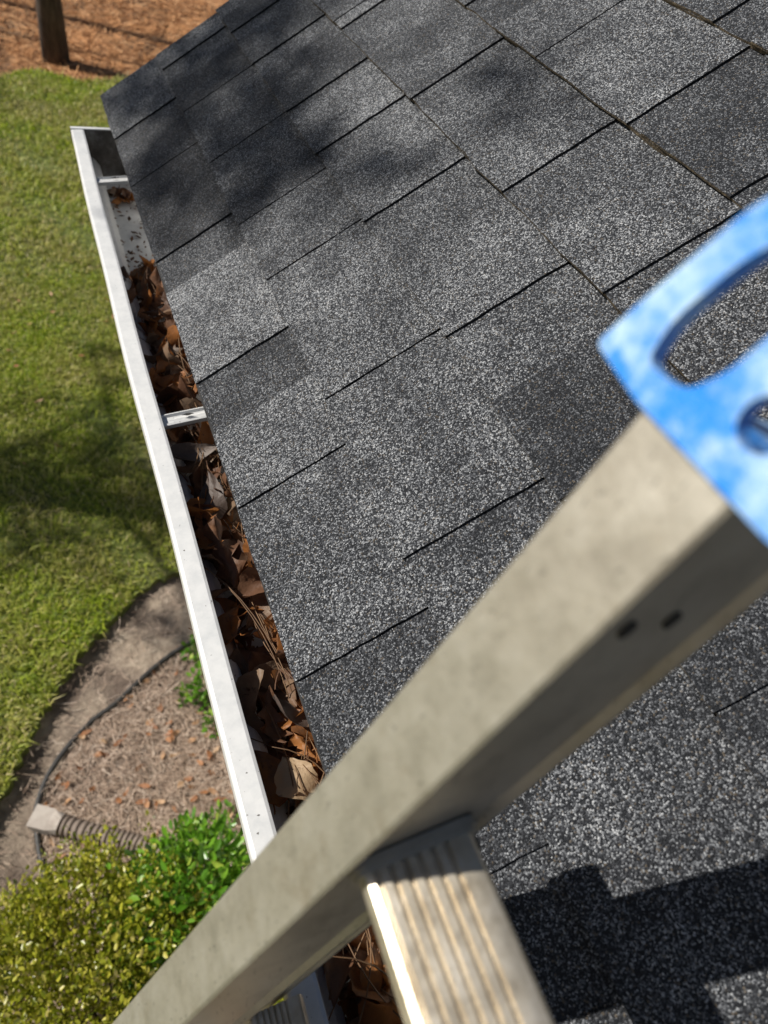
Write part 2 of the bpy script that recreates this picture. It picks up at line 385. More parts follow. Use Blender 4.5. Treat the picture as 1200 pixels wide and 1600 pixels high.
# ================================================================== HOUSE AND ROOF
TH = math.radians(37.1); CT, ST = math.cos(TH), math.sin(TH)
E_ = .143; VEND = 1.566
def R3(u, v, h): return (u * CT - h * ST, v, u * ST + h * CT)
house = thing('house', 'house with a dark grey asphalt shingle roof sloping down to a white gutter', 'house', (3.2, -3.2, GZ))
RIDGE = 4.6
bm = bmesh.new()
prism(bm, [(.002, 0), (RIDGE, 0), (RIDGE, -.018), (.002, -.018)], -9, VEND - .018, lambda p, d: R3(p[0], d, p[1]))
roof = bm_obj('roof', bm, M['deck'], house)
bm = bmesh.new()   # far slope
rx, rz = RIDGE * CT, RIDGE * ST
prism(bm, [(rx + .02, rz + .012), (2 * rx, 0), (2 * rx, -.03), (rx + .02, rz - .02)], -9, VEND - .01, lambda p, d: (p[0], d, p[1]))
bm_obj('far_roof_slope', bm, M['deck'], house)
bm = bmesh.new(); box(bm, .40, 2 * rx - .4, -8.8, 1.30, GZ - .02, -.16)
prism(bm, [(.42, -.16), (2 * rx - .42, -.16), (rx, rz - .42)], 1.15, 1.299, lambda p, d: (p[0], d, p[1]))
bm_obj('wall', bm, M['siding'], house)
bm = bmesh.new(); box(bm, .058, .078, -9, VEND - .05, -.16, .012); bm_obj('fascia', bm, M['white'], house)
bm = bmesh.new(); box(bm, .079, .399, -8.8, VEND - .06, -.158, -.15); bm_obj('soffit', bm, M['white'], house)
bm = bmesh.new(); prism(bm, [(.09, -.022), (RIDGE, -.022), (RIDGE, -.16), (.12, -.16)], VEND - .049, VEND - .028, lambda p, d: R3(p[0], d, p[1])); bm_obj('rake_board', bm, M['white'], house)

dark_lines = {0: [1.37, 1.182, .946, .665, .457, .25, .049, -.16, -.33],
              1: [1.4865, 1.287, 1.09, .899, .757, .521, .30, .12, -.10, -.29],
              2: [1.43, 1.277, 1.077, .932, .741, .501, .27, .072, -.13, -.33],
              3: [1.45, 1.222, 1.187, .906, .641, .436, .22, .01, -.2],
              4: [1.40, 1.21, 1.019, .817, .618, .451, .23, .05, -.14],
              5: [1.46, 1.23, 1.06, .87, .678, .47, .27, .06, -.12]}
tones = {(0, .946): .30, (0, .665): .78, (0, .457): .68, (0, .25): .56, (0, .049): .34, (0, 1.182): .4, (0, -.16): .3,
         (1, .521): .62, (1, .757): .58, (1, .899): .45, (1, .30): .6, (1, 1.09): .5,
         (2, .501): .62, (2, .741): .66, (2, .932): .66, (2, 1.077): .45, (2, .27): .3, (2, .072): .35,
         (3, .641): .62, (3, .436): .62, (3, .906): .45, (3, 1.187): .7, (3, 1.222): .5,
         (4, .817): .6, (4, .618): .68, (4, .451): .36, (4, 1.019): .45}
def jag(a, b, n, amp, fixed=True):
    out = []
    for i in range(n):
        t = i / n
        dx = rng.gauss(0, amp) if (i > 0 or not fixed) else 0
        out.append((a[0] + (b[0] - a[0]) * t + (dx if abs(b[1] - a[1]) > abs(b[0] - a[0]) else 0),
                    a[1] + (b[1] - a[1]) * t + (dx if abs(b[1] - a[1]) <= abs(b[0] - a[0]) else 0)))
    return out
def piece(name, u0, u1, v0, v1, hl, hu, thick, tone, bm_join=None, ncut=9):
    """slab lying on the roof; hl/hu = top height at its lower and upper end; -v and -u edges wander a little"""
    ol = jag((u0, v0), (u1, v0), ncut, .0004) + jag((u1, v0), (u1, v1), 2, 0) + jag((u1, v1), (u0, v1), ncut, .0004) + jag((u0, v1), (u0, v0), max(3, int((v1 - v0) / .03)), .0009)
    n = len(ol); V = []; F = []; fm = []
    for u, v in ol:
        h = hl + (hu - hl) * (u - u0) / (u1 - u0); V.append(R3(u, v, h))
    for u, v in ol:
        h = hl + (hu - hl) * (u - u0) / (u1 - u0); V.append(R3(u, v, h - thick))
    F.append(tuple(range(n))); fm.append(0)
    for i in range(n):
        j = (i + 1) % n; F.append((i, i + n, j + n, j))
        fm.append(1 if i >= 2 * ncut + 2 else 2)
    if bm_join is not None:
        bm_join[0].extend(V[:0]); o = len(bm_join[0]); bm_join[0].extend(V); bm_join[1].extend([tuple(k + o for k in f) for f in F]); bm_join[2].extend(fm); return
    o = mesh(name, V, [tuple(reversed(f)) for f in F], [M['gran'], M['edge'], M['asphalt']], roof, fm)
    o.color = (tone, tone, tone, 1); return o
HB, TT = .006, .0030
far = ([], [], [])
NC = 8
def course(k, lines, tone_of, near):
    u0 = k * E_ + (0 if k else .008); vend = VEND + rng.uniform(-.006, .004) + (.004 if k == 0 else 0)
    # base layer, about one metre to a shingle
    v = vend; first = True
    vlim = -.55 if near else -8.95
    while v > vlim:
        w = 1.0 if not first else rng.uniform(.35, .95); first = False
        lo = max(v - w, vlim - .01)
        t = rng.uniform(.40, .58)
        if near: piece('shingle', u0, (k + 1) * E_ + .02, lo + .0012, v, HB, -.0008, HB - .0002, t)
        else: piece('', u0, (k + 1) * E_ + .02, lo + .0012, v, HB, -.0008, HB - .0002, t, far, 2)
        v = lo
    # raised laminated tabs: the end nearer the eave's lower corner throws the dark line
    up = vend
    for vd in lines:
        gap = up - vd
        L = gap * tone_of(k, vd, 'len') if gap > .05 else gap - .004
        L = min(L, gap - .003)
        if near: piece('shingle_tab', u0 - rng.uniform(.0005, .0025), (k + 1) * E_ + .012, vd, vd + L, HB + TT, TT - .0004, TT - .0002, tone_of(k, vd, 'tone'))
        else: piece('', u0 - .001, (k + 1) * E_ + .012, vd, vd + L, HB + TT, TT - .0004, TT - .0002, .5, far, 2)
        up = vd
def tone_of(k, vd, what):
    if what == 'len': return rng.choice([.55, .7, .85, .99, .99])
    return tones.get((k, vd), rng.choice([.28, .36, .45, .55, .64, .7]))
for k in range(NC):
    ln = dark_lines.get(k)
    if not ln:
        ln = []; v = VEND - rng.uniform(.05, .2)
        while v > -.5: ln.append(v); v -= rng.uniform(.13, .27)
    ln = list(ln); v = ln[-1] - rng.uniform(.15, .25)
    while v > -.5: ln.append(v); v -= rng.uniform(.14, .26)
    course(k, ln, tone_of, True)
    # the same course goes on towards the other end of the house
    v = -.562; up = v
    piece('', k * E_, (k + 1) * E_ + .02, -8.95, v, HB, -.0008, HB - .0002, .5, far, 2)
    while v > -8.6:
        g = rng.uniform(.14, .26); piece('', k * E_ - .001, (k + 1) * E_ + .012, v - g, v - g + g * rng.choice([.6, .8, .98]), HB + TT, TT - .0004, TT - .0002, .5, far, 2); v -= g
for k in range(NC, int(RIDGE / E_)):
    ln = []; v = VEND - rng.uniform(.05, .2)
    while v > -8.7: ln.append(v); v -= rng.uniform(.14, .27)
    course(k, ln, tone_of, False)
o = mesh('shingle_field', far[0], [tuple(reversed(f)) for f in far[1]], [M['gran'], M['edge'], M['asphalt']], roof, far[2])
o.color = (.5, .5, .5, 1); o['kind'] = 'stuff'
bm = bmesh.new()
prism(bm, [(rx - .15, rz - .095), (rx, rz + .02), (rx + .15, rz - .095), (rx + .15, rz - .085), (rx, rz + .032), (rx - .15, rz - .085)], -9, VEND, lambda p, d: (p[0], d, p[1]))
bm_obj('ridge_cap', bm, M['gran'], house)
# starter strip / drip edge under the first course
bm = bmesh.new(); prism(bm, [(-.001, .0005), (.06, .0005), (.06, -.004), (-.001, -.004)], -9, VEND - .012, lambda p, d: R3(p[0] + .009, d, p[1] - .0006)); bm_obj('starter_strip', bm, M['asphalt'], house)
bm = bmesh.new(); box(bm, .048, .055, -9, VEND - .05, -.030, .022); bm_obj('drip_edge', bm, M['white'], house)

# ================================================================== GUTTER
VG = 1.509
gut = thing('gutter', 'white metal gutter along the roof edge, full of dry brown leaves', 'gutter', (-.0, -3, -.12))
prof = [(.046, -.012), (.046, -.121), (-.016, -.122), (-.021, -.117), (-.0215, -.098), (-.030, -.086), (-.047, -.074), (-.058, -.064), (-.0655, -.054), (-.0672, -.046), (-.0672, -.0325), (-.0664, -.0312), (-.0648, -.0305), (-.0475, -.0296), (-.0455, -.0302), (-.0450, -.0325), (-.0450, -.041)]
def offset(P, t):
    out = []
    for i, p in enumerate(P):
        a = Vector(P[max(i - 1, 0)]); b = Vector(P[min(i + 1, len(P) - 1)]); d = (b - a).normalized(); out.append((p[0] + d.y * t, p[1] - d.x * t))
    return out
inner = offset(prof, -.0011)
bm = bmesh.new()
ys = [VG - .001] + [VG - .06 * i for i in range(1, 34)] + [-1, -2, -4, -6, -8.95]
rows = []
for y in ys:
    w = .0014 * math.sin(y * 5.1) + .0008 * math.sin(y * 13 + 1)
    def P3(p): return (p[0] + w * max(0, (.046 - p[0]) / .11), y, p[1] + .0007 * math.sin(y * 7 + 2))
    rows.append(([bm.verts.new(P3(p)) for p in prof], [bm.verts.new(P3(p)) for p in inner]))
npf = len(prof)
for i in range(len(rows) - 1):
    for j in range(npf - 1):
        bm.faces.new((rows[i][0][j], rows[i][0][j + 1], rows[i + 1][0][j + 1], rows[i + 1][0][j]))
        f = bm.faces.new((rows[i][1][j], rows[i + 1][1][j], rows[i + 1][1][j + 1], rows[i][1][j + 1])); f.material_index = 1 if j < 9 else 0
    bm.faces.new((rows[i][0][-1], rows[i][1][-1], rows[i + 1][1][-1], rows[i + 1][0][-1])); bm.faces.new((rows[i][0][0], rows[i + 1][0][0], rows[i + 1][1][0], rows[i][1][0]))
bm_obj('trough', bm, [M['white'], M['gin']], gut, True, 18)
bm = bmesh.new()
cp = prof[:14] + [(-.046, -.0296), (.02, -.0285)]
prism(bm, cp, VG, VG + .002, lambda p, d: (p[0], d, p[1]))
for f in bm.faces: f.material_index = 1
prism(bm, [(-.0665, -.0293), (.03, -.0282), (.03, -.0262), (-.0665, -.0276)], VG - .004, VG + .005, lambda p, d: (p[0], d, p[1]))
bm_obj('end_cap', bm, [M['white'], M['gin']], gut)
def hanger(y, skew):
    bm = bmesh.new(); hw = .0105
    pr = [(-hw, 0), (-hw, .0045), (-hw + .0025, .0055), (-hw + .0045, .002), (-hw + .0065, .0015), (0, .003), (hw - .0065, .0015), (hw - .0045, .002), (hw - .0025, .0055), (hw, .0045), (hw, 0)]
    pr = pr + [(p[0], p[1] - .0012) for p in pr[::-1]]
    prism(bm, pr, -.0445, .045, lambda p, d: (d, y + p[0] + skew * d, -.040 + p[1] + .05 * (d + .045)))
    h = bm_obj('hanger', bm, M['white'], gut, False)
    bm = bmesh.new(); n = 14
    pts = [(math.cos(2 * math.pi * i / n) * (.0075 if i % 7 == 0 else .0038), math.sin(2 * math.pi * i / n) * .0022) for i in range(n)]
    prism(bm, pts, 0, .0006, lambda p, d: (-.012 + p[0], y + p[1] + skew * -.012, -.0336 + .05 * (.033 + p[0]) + d)); bm_obj('slot_shade', bm, M['dark'], h)  # thin dark plate painted as the shade inside the hanger's open hole
    bm = bmesh.new(); box(bm, -.0445, -.030, y - .006 - skew * .04, y + .006 - skew * .04, -.0425, -.037); bm_obj('clip', bm, M['white'], h)
for y, s in ((.660, .10), (1.310, .10), (-.14, 0), (-.75, 0)): hanger(y, s)

# ------------------------------------------------------------------ dry leaves
def leaf_mesh(name, L, W, kind, curl, fold, mat, seed, nl=11, nc=6):
    r = random.Random(seed); V = []; F = []
    ph = r.uniform(0, 6)
    for i in range(nl + 1):
        t = i / nl
        if kind == 'oval': w = math.sin(math.pi * min(1, t ** .85)) ** .75
        elif kind == 'obovate': w = (math.sin(math.pi * t ** 1.6)) ** .8
        elif kind == 'lobed': w = math.sin(math.pi * t ** 1.1) ** .7 * (.62 + .38 * math.cos(t * 6.28 * 3.2 + ph))
        else: w = math.sin(math.pi * t ** .7) ** .9
        w = max(w, .02) * W / 2
        for j in range(nc + 1):
            s = (j / nc) * 2 - 1
            x = t * L - L / 2; y = s * w * (1 + .07 * math.sin(i * 2.1 + j + ph))
            if kind == 'lobed': x += abs(s) * w * .45
            z = fold * abs(s) ** 1.4 * w + curl * ((t - .5) ** 2) * L * 1.4 + .10 * W * math.sin(t * 9 + s * 2.5 + ph) * abs(s) + .0022 * (1 - abs(s) * 3 if abs(s) < .34 else 0)
            th = 1.1 * math.sin(ph) * (t - .5)
            V.append((x, y * math.cos(th) - z * math.sin(th), y * math.sin(th) + z * math.cos(th)))
    for i in range(nl):
        for j in range(nc):
            a = i * (nc + 1) + j; F.append((a, a + nc + 1, a + nc + 2, a + 1))
    # short stalk
    b = len(V); sl_ = L * r.uniform(.12, .25)
    for k in range(4):
        x = -L / 2 - sl_ * k / 3 + .004; z = V[nc // 2][2] + .004 * k * k / 3
        V += [(x, -.0007, z), (x, .0007, z), (x, 0, z + .0012)]
    for k in range(3):
        o = b + 3 * k
        for q in range(3): F.append((o + q, o + (q + 1) % 3, o + 3 + (q + 1) % 3, o + 3 + q))
    me = bpy.data.meshes.new(name); me.from_pydata(V, [], F); me.materials.append(mat)
    me.polygons.foreach_set('use_smooth', [True] * len(F)); me.update(); return me
kinds = ['oval', 'obovate', 'lobed', 'point', 'oval', 'lobed', 'obovate', 'point']
leafs = [leaf_mesh('dry_leaf', rng.uniform(.036, .072), rng.uniform(.022, .042), kinds[i % 8], rng.uniform(-.9, 1.3), rng.choice([-.9, -.5, .3, .6, 1.0]), M['leaf'], i, 11, 6) for i in range(16)]
LBL = 'dry brown leaf lying among many others in the white gutter'
def floor_z(x): return -.104 if x < -.018 else -.119
def put_leaf(me, x, y, z, rot, name='dry_leaf'):
    o = link(name, me, None, (x, y, z)); o.rotation_euler = rot; return o
cnt = 0
for layer in range(5):
    y = -.16
    while y < 1.12:
        x = rng.uniform(-.033, .034)
        edge = max(0, min(1, (1.13 - y) / .15))
        z = -.113 + layer * .0078 * edge + (x + .02) * .24 + rng.uniform(-.005, .007) + max(0, -.016 - x) * 1.0 + (.008 if x > .016 and layer > 2 else 0)
        tl = .25 + .1 * layer
        o = put_leaf(leafs[rng.randrange(16)], x, y, z, (rng.gauss(0, tl), rng.gauss(-.25, tl), rng.uniform(0, 6.28)))
        tag(o, LBL, 'leaf', 'dry leaves lying in the gutter'); cnt += 1
        y += rng.uniform(.018, .036) * (1.5 if y > .95 else 1)
# small debris by the far end of the gutter
for i in range(9):
    o = put_leaf(leafs[rng.randrange(16)], rng.uniform(-.012, .03), rng.uniform(1.36, 1.44), -.115 + rng.uniform(0, .01), (rng.gauss(0, .2), rng.gauss(0, .2), rng.uniform(0, 6.28))); o.scale = (.6, .6, .6)
    tag(o, 'small dry brown leaf scrap near the closed far end of the gutter', 'leaf', 'leaf scraps at the gutter end')
# the leaves one can point to
sp = leaf_mesh('pale_leaf', .050, .040, 'oval', .25, .15, M['paleleaf'], 77)
tag(put_leaf(sp, -.010, .190, -.066, (.1, .05, 1.7), 'dry_leaf'), 'broad pale tan leaf with dark spots in the gutter beside the ladder rail', 'leaf')
sp = leaf_mesh('grey_leaf', .072, .042, 'point', .3, -.3, M['greyleaf'], 78)
tag(put_leaf(sp, -.010, .545, -.068, (-.35, -.15, 1.2), 'dry_leaf'), 'large grey-brown pointed leaf in the gutter just below the white hanger', 'leaf')
sp = leaf_mesh('big_brown_leaf', .092, .05, 'lobed', .4, -.5, M['leaf'], 79)
tag(put_leaf(sp, -.012, .455, -.070, (-.25, -.35, 1.75), 'dry_leaf'), 'largest brown leaf lying lengthwise in the middle of the gutter', 'leaf')
sp = leaf_mesh('curled_leaf', .066, .03, 'point', .9, .8, M['greyleaf'], 80)
tag(put_leaf(sp, -.016, .622, -.070, (.3, -.1, .3), 'dry_leaf'), 'curled grey leaf lying crosswise under the gutter hanger', 'leaf')
sp = leaf_mesh('tan_edge_leaf', .07, .03, 'point', .5, .6, M['greyleaf'], 81)
tag(put_leaf(sp, .008, .240, -.064, (.7, -.2, 2.4), 'dry_leaf'), 'folded grey-tan leaf leaning against the shingle edge above the pale leaf', 'leaf')
# crumbs of leaf and grit along the gutter floor
n = 1500
cy = np.where(nr.uniform(0, 1, n) < .93, nr.uniform(-.2, 1.17, n), nr.uniform(1.17, 1.47, n)); cx = nr.uniform(-.034, .04, n); cz = np.where(cx < -.018, -.110 - (cx + .018) * .85, -.1185) + nr.uniform(.0, .004, n)
ca = nr.uniform(0, 6.28, n); cs = nr.uniform(.0015, .007, n)[:, None]
cd = np.stack([np.cos(ca), np.sin(ca), nr.normal(0, .3, n)], 1) * cs; ce = np.stack([-np.sin(ca), np.cos(ca), nr.normal(0, .3, n)], 1) * cs * .6
cc = np.stack([cx, cy, cz], 1); ii = np.arange(n)
o = fast_mesh('leaf_crumbs', np.concatenate([cc - cd, cc + ce, cc + cd, cc - ce * .8]), np.stack([ii, ii + n, ii + 2 * n, ii + 3 * n], 1), m_island('leaf_crumb', [(0, (.03, .015, .008)), (.6, (.13, .06, .025)), (1, (.26, .15, .07))], .8, 0))
tag(o, 'fine crumbs of dry leaf and grit on the gutter floor', 'debris', kind='stuff')
# pine needles in the gutter
def needle(bm, p, yaw, L, lift, bend):
    pts = []
    for i in range(9):
        t = i / 8 - .5
        pts.append((p[0] + math.cos(yaw) * t * L - math.sin(yaw) * bend * (t * t) * L, p[1] + math.sin(yaw) * t * L + math.cos(yaw) * bend * t * t * L, p[2] + lift * t * L + .02 * L * math.sin(t * 5)))
    tube(bm, pts, [.0006] * 8 + [.0003], 4)
bm = bmesh.new()
for i in range(24): needle(bm, (rng.uniform(-.015, .025), rng.uniform(.02, .22), rng.uniform(-.078, -.055)), math.pi / 2 + rng.gauss(-.1, .3), rng.uniform(.08, .17), rng.gauss(0, .12), rng.gauss(0, .6))
for i in range(26): needle(bm, (rng.uniform(-.018, .02), rng.uniform(.25, 1.05), rng.uniform(-.085, -.06)), math.pi / 2 + rng.gauss(0, .2), rng.uniform(.08, .16), rng.gauss(0, .1), rng.gauss(0, .4))
tag(bm_obj('pine_needles', bm, M['needle'], None, True), 'thin dry pine needles tangled among the gutter leaves', 'pine needles', kind='stuff')
for k, (p, yaw, L, lift, bd, lb) in enumerate([((-.006, .365, -.056), 1.85, .2, -.05, .35, 'long tan pine needle arching over the leaves in the gutter'), ((.018, .205, -.05), 1.45, .21, .1, .1, 'straight orange pine needle standing along the shingle edge in the gutter')]):
    bm = bmesh.new(); needle(bm, p, yaw, L, lift, bd); needle(bm, (p[0] + .002, p[1], p[2] + .001), yaw + .03, L * .95, lift, bd)
    tag(bm_obj('pine_needle', bm, M['needle'], None, True), lb, 'pine needle')

# ================================================================== LADDER
LO = Vector((-.0522376, .0473917, .3460850)); LW, LT = .0672, .0334
LD = Vector((.34304911, .04926061, .93802489)); LB = Vector((.02580095, .99775297, -.06183302)); LM = Vector((.93896305, -.04541369, -.3410073))
def L3(b, s, q): return LO + LB * b + LD * s + LM * q
SF = (GZ + .05 - LO.z) / LD.z     # foot of the ladder along the rails
SPAN = .385
lad = thing('extension_ladder', 'weathered aluminium extension ladder with blue rail ends leaning over the gutter', 'ladder', tuple(L3(-SPAN / 2, SF, .09)))
WEB = .0056
def channel(b0, sgn, q0, q1, fl, s0, s1, name, web=WEB):
    """I section: flanges from b0 to b0 + sgn*fl, the web set back by `web` from b0"""
    w = .0026; b1 = b0 + sgn * fl; r = .0012; a = b0 + sgn * web; bb = a - sgn * .0032; c = a + sgn * w; v = .003
    pts = [(b0, q0 + r), (b0 + sgn * r, q0), (b1 - sgn * r, q0), (b1, q0 + r), (b1, q0 + w), (c + sgn * v, q0 + w), (c, q0 + w + v),
           (c, q1 - w - v), (c + sgn * v, q1 - w), (b1, q1 - w), (b1, q1 - r), (b1 - sgn * r, q1), (bb + sgn * r * .6, q1), (bb, q1 - r), (bb, q1 - w)]
    pts += ([(a - sgn * v, q1 - w), (a, q1 - w - v), (a, q0 + w + v), (a - sgn * v, q0 + w)] if web > v else [(a, q1 - w - v), (a, q0 + w + v)]) + [(b0, q0 + w)]
    bm = bmesh.new(); prism(bm, pts, s0, s1, lambda p, d: L3(p[0], d, p[1]))
    return bm_obj(name, bm, M['rail'], lad)
SEND = .1315
r1 = channel(0, 1, 0, LW, LT, -1.75, SEND, 'rail')
r2 = channel(-SPAN, -1, 0, LW, LT, -1.75, SEND, 'rail')
b1r = channel(.008, 1, LW + .003, LW + .034, .034, SF, -.098, 'base_rail')
b2r = channel(-SPAN - .008, -1, LW + .003, LW + .034, .034, SF, -.098, 'base_rail')
for par, bb in ((r1, WEB), (r2, -SPAN - WEB)):
    sg = -1 if par is r1 else 1
    for s_, q_ in ((.0786, .0231), (.0832, .0397)):
        bm = bmesh.new(); prism(bm, [(math.cos(i * .524) * .0036, math.sin(i * .524) * .0022) for i in range(12)], 0, sg * .0012, lambda p, d: L3(bb + d, s_ + p[0], q_ + p[1])); bm_obj('rivet', bm, M['dark'], par)
# base rail plastic top guides
for par, b0, sg in ((b1r, .008, 1), (b2r, -SPAN - .008, -1)):
    bm = bmesh.new()
    pts = [(-.13, LW + .001), (-.106, LW + .001), (-.094, LW + .006), (-.088, LW + .014), (-.088, LW + .026), (-.094, LW + .033), (-.106, LW + .036), (-.13, LW + .036)]
    prism(bm, pts, b0 - sg * .002, b0 + sg * .037, lambda p, d: L3(d, p[0], p[1])); bm_obj('base_rail_cap', bm, M['rubber'], par)
# rungs: D-shaped with a ribbed tread that is level when the ladder leans
E1 = Vector((.0445, -.0006, .0096)).normalized(); E2v = E1.cross(LB).normalized()
if E2v.z < 0: E2v = -E2v
def rung_profile(w, d):
    P = []; h = w / 2
    n = 6; y0 = -h + .0065
    P += [(-h + .0035, -.0225), (-h + .0012, -.0205), (-h, -.0175), (-h, -.0052), (-h + .0009, -.0024), (-h + .0026, -.0007), (y0 - .0012, .0)]
    step = (w - .013) / n
    for i in range(n):
        a = y0 + i * step
        P += [(a, -.0016), (a + step * .14, -.0016), (a + step * .3, .0003), (a + step * .86, .0003)]
    P += [(h - .0045, 0), (h - .0022, -.0005), (h - .0006, -.0022), (h, -.005), (h, -.0175), (h - .0012, -.0205), (h - .0035, -.0225), (h * .5, -d * .9), (0, -d), (-h * .5, -d * .9)]
    return P
def rung(top, b0, b1, w, name):
    bm = bmesh.new()
    prism(bm, rung_profile(w, .03), b0, b1, lambda p, d: top + E1 * p[0] + E2v * p[1] + LB * d)
    o = bm_obj(name, bm, M['rung'], lad, True, 30); return o
def collar(par, top, b, sg, w):
    bm = bmesh.new()
    P = rung_profile(w, .03); hull = P[:7] + P[-10:]
    for k, (gr, d0, d1) in enumerate(((.0034, 0, .0032), (.0018, .0032, .0052))):
        hp = [(p[0] * (1 + gr / (w / 2)), -.0125 + (p[1] + .0125) * (1 + gr / .014)) for p in hull]
        prism(bm, hp, d0, d1, lambda p, d: top + E1 * p[0] + E2v * p[1] + LB * (b + sg * d))
    bm_obj('collar', bm, M['rail'], par, False)
T0 = Vector((-.0412, .0481, .2830)); T0 = T0 - LB * ((T0 - LO).dot(LB))
for i in range(6):
    tp = T0 - LD * (.305 * i)
    if i > 5: break
    r = rung(tp, -SPAN - WEB + .0005, WEB - .0005, .0475, 'rung')
    collar(r, tp, WEB - .0008, -1, .0475); collar(r, tp, -SPAN - WEB + .0008, 1, .0475)
B0 = L3(0, -.334, .0920); B0 = B0 - LB * ((B0 - LO).dot(LB))
for i in range(9):
    tp = B0 - LD * (.305 * (i if i else 0)) + Vector((0, 0, .006))
    if (tp.z < GZ + .15): break
    r = rung(tp, -SPAN - .0075, .0075, .036, 'base_rung')
for b in (.025, -SPAN - .025):
    bm = bmesh.new(); c = L3(b, SF, LW + .022)
    box(bm, c.x - .05, c.x + .05, c.y - .035, c.y + .035, GZ + .002, GZ + .012)
    box(bm, c.x - .03, c.x + .03, c.y - .006, c.y + .006, GZ + .012, GZ + .09); bm_obj('foot', bm, M['rubber'], lad)
# blue end caps: moulded loop with openings, riding on the rail end
def rounded(P, n=5, k=.5):
    out = []; N = len(P)
    for i in range(N):
        a, b, c = Vector(P[i - 1]), Vector(P[i]), Vector(P[(i + 1) % N])
        p = b + (a - b) * k * .5; q = b + (c - b) * k * .5
        for j in range(n + 1):
            t = j / n; out.append(tuple((1 - t) ** 2 * p + 2 * t * (1 - t) * b + t * t * q))
    return out
def cap(sgn, base):
    outer = rounded([(.0555, .1330), (.0520, .1480), (.0440, .1760), (.030, .1950), (.006, .2000), (-.012, .1880), (-.0170, .160), (-.0165, .1290), (.0333, .1298)], 4, .28)
    h1 = rounded([(.0395, .1378), (.0412, .1490), (.0362, .1690), (.0225, .1850), (.0160, .1720), (.0200, .1575), (.0212, .1480), (.0262, .1390)], 6, .7)
    h2 = [(.0065 + .0062 * math.cos(a * .3927), .1450 + .0062 * math.sin(a * .3927)) for a in range(16)]
    h3 = rounded([(.0085, .1600), (.0075, .1800), (-.003, .182), (-.007, .1600)], 4, .8)
    bm = bmesh.new()
    def loop(pts, q): return [bm.verts.new(L3(base + sgn * p[0], p[1], q)) for p in pts]
    q0, q1 = -.0025, .0030
    fr, bk = [], []
    for pts in (outer, h1, h2, h3):
        a, b = loop(pts, q0), loop(pts, q1)
        n = len(pts)
        for i in range(n): bm.faces.new((a[i], a[(i + 1) % n], b[(i + 1) % n], b[i]))
        fr += [bm.edges.get((a[i], a[(i + 1) % n])) for i in range(n)]; bk += [bm.edges.get((b[i], b[(i + 1) % n])) for i in range(n)]
    bmesh.ops.triangle_fill(bm, edges=fr, use_dissolve=False, use_beauty=True); bmesh.ops.triangle_fill(bm, edges=bk, use_dissolve=False, use_beauty=True)
    o = bm_obj('end_cap', bm, M['blue'], lad)
    bv = o.modifiers.new('round', 'BEVEL'); bv.width = .0016; bv.segments = 2; bv.limit_method = 'ANGLE'; bv.angle_limit = math.radians(50)
    bm = bmesh.new()   # collar block that closes the rail end behind the loop
    prism(bm, [(SEND - .001, .0031), (.136, .0031), (.136, .060), (.134, LW + .002), (SEND - .001, LW + .002)], base - sgn * .003, base + sgn * (LT + .003), lambda p, d: L3(d, p[0], p[1]))
    bm_obj('end_plug', bm, M['blue'], o)
cap(1, 0); cap(-1, -SPAN)

# ================================================================== THINGS ON THE GROUND
# black hose
bm = bmesh.new(); hp = smoothline([(x, y, GZ + .026 + .004 * math.sin(i)) for i, (x, y) in enumerate(hose_pts)], 6); tube(bm, hp, .0125, 8)
tag(bm_obj('garden_hose', bm, M['hose'], None, True), 'thin black hose curving across the planting bed and under the corrugated pipe', 'hose')
# corrugated downspout pipe with square adapter
pp = smoothline([(-.50, 1.085, GZ + .062), (-.369, 1.000, GZ + .060), (-.255, .930, GZ + .058), (-.142, .850, GZ + .056), (-.02, .76, GZ + .056), (.12, .64, GZ + .06), (.26, .52, GZ + .08)], 26)
pipe = thing('drain_pipe', 'brown corrugated drain pipe with a flat pale end lying on the bed', 'pipe', (-.3, .95, GZ))
bm = bmesh.new(); rad = []
for i in range(len(pp)): rad.append(.0405 if (i // 2) % 2 else .0335)
tube(bm, pp, rad, 20); bm_obj('corrugated_tube', bm, M['pipe'], pipe)
a = pp[0]; d = (pp[0] - pp[5]).normalized(); d.z = 0; d.normalize(); sd = Vector((-d.y, d.x, 0))
bm = bmesh.new()
r0 = [a - d * .012 + sd * (.042 * math.cos(t)) + Vector((0, 0, .042 * math.sin(t))) for t in [i * math.pi / 8 for i in range(16)]]
def sq(t): c, s = math.cos(t), math.sin(t); k = 1 / max(abs(c), abs(s)); return c * k, s * k
r1_ = [a + d * .03 + sd * (.043 * sq(i * math.pi / 8)[0]) + Vector((0, 0, .032 * sq(i * math.pi / 8)[1])) for i in range(16)]
r2_ = [a + d * (.095 + .010 * sq(i * math.pi / 8)[1]) + sd * (.044 * sq(i * math.pi / 8)[0]) + Vector((0, 0, .032 * sq(i * math.pi / 8)[1])) for i in range(16)]
rings = [[bm.verts.new(p) for p in r] for r in (r0, r1_, r2_)]
for i in range(2):
    for k in range(16): bm.faces.new((rings[i][k], rings[i][(k + 1) % 16], rings[i + 1][(k + 1) % 16], rings[i + 1][k]))
o = bm_obj('adapter', bm, M['adapter'], pipe); sm = o.modifiers.new('wall', 'SOLIDIFY'); sm.thickness = .003
# paving stone by the wall
bm = bmesh.new(); prism(bm, rounded([(.11, .66), (.12, .80), (.30, .83), (.31, .67)], 4, .3), GZ - .01, GZ + .045, lambda p, d_: (p[0], p[1], d_))
o = bm_obj('paving_stone', bm, M['stone']); tag(o, 'small tan paving stone under the gutter beside the shrub', 'stone'); bv = o.modifiers.new('b', 'BEVEL'); bv.width = .008; bv.segments = 2

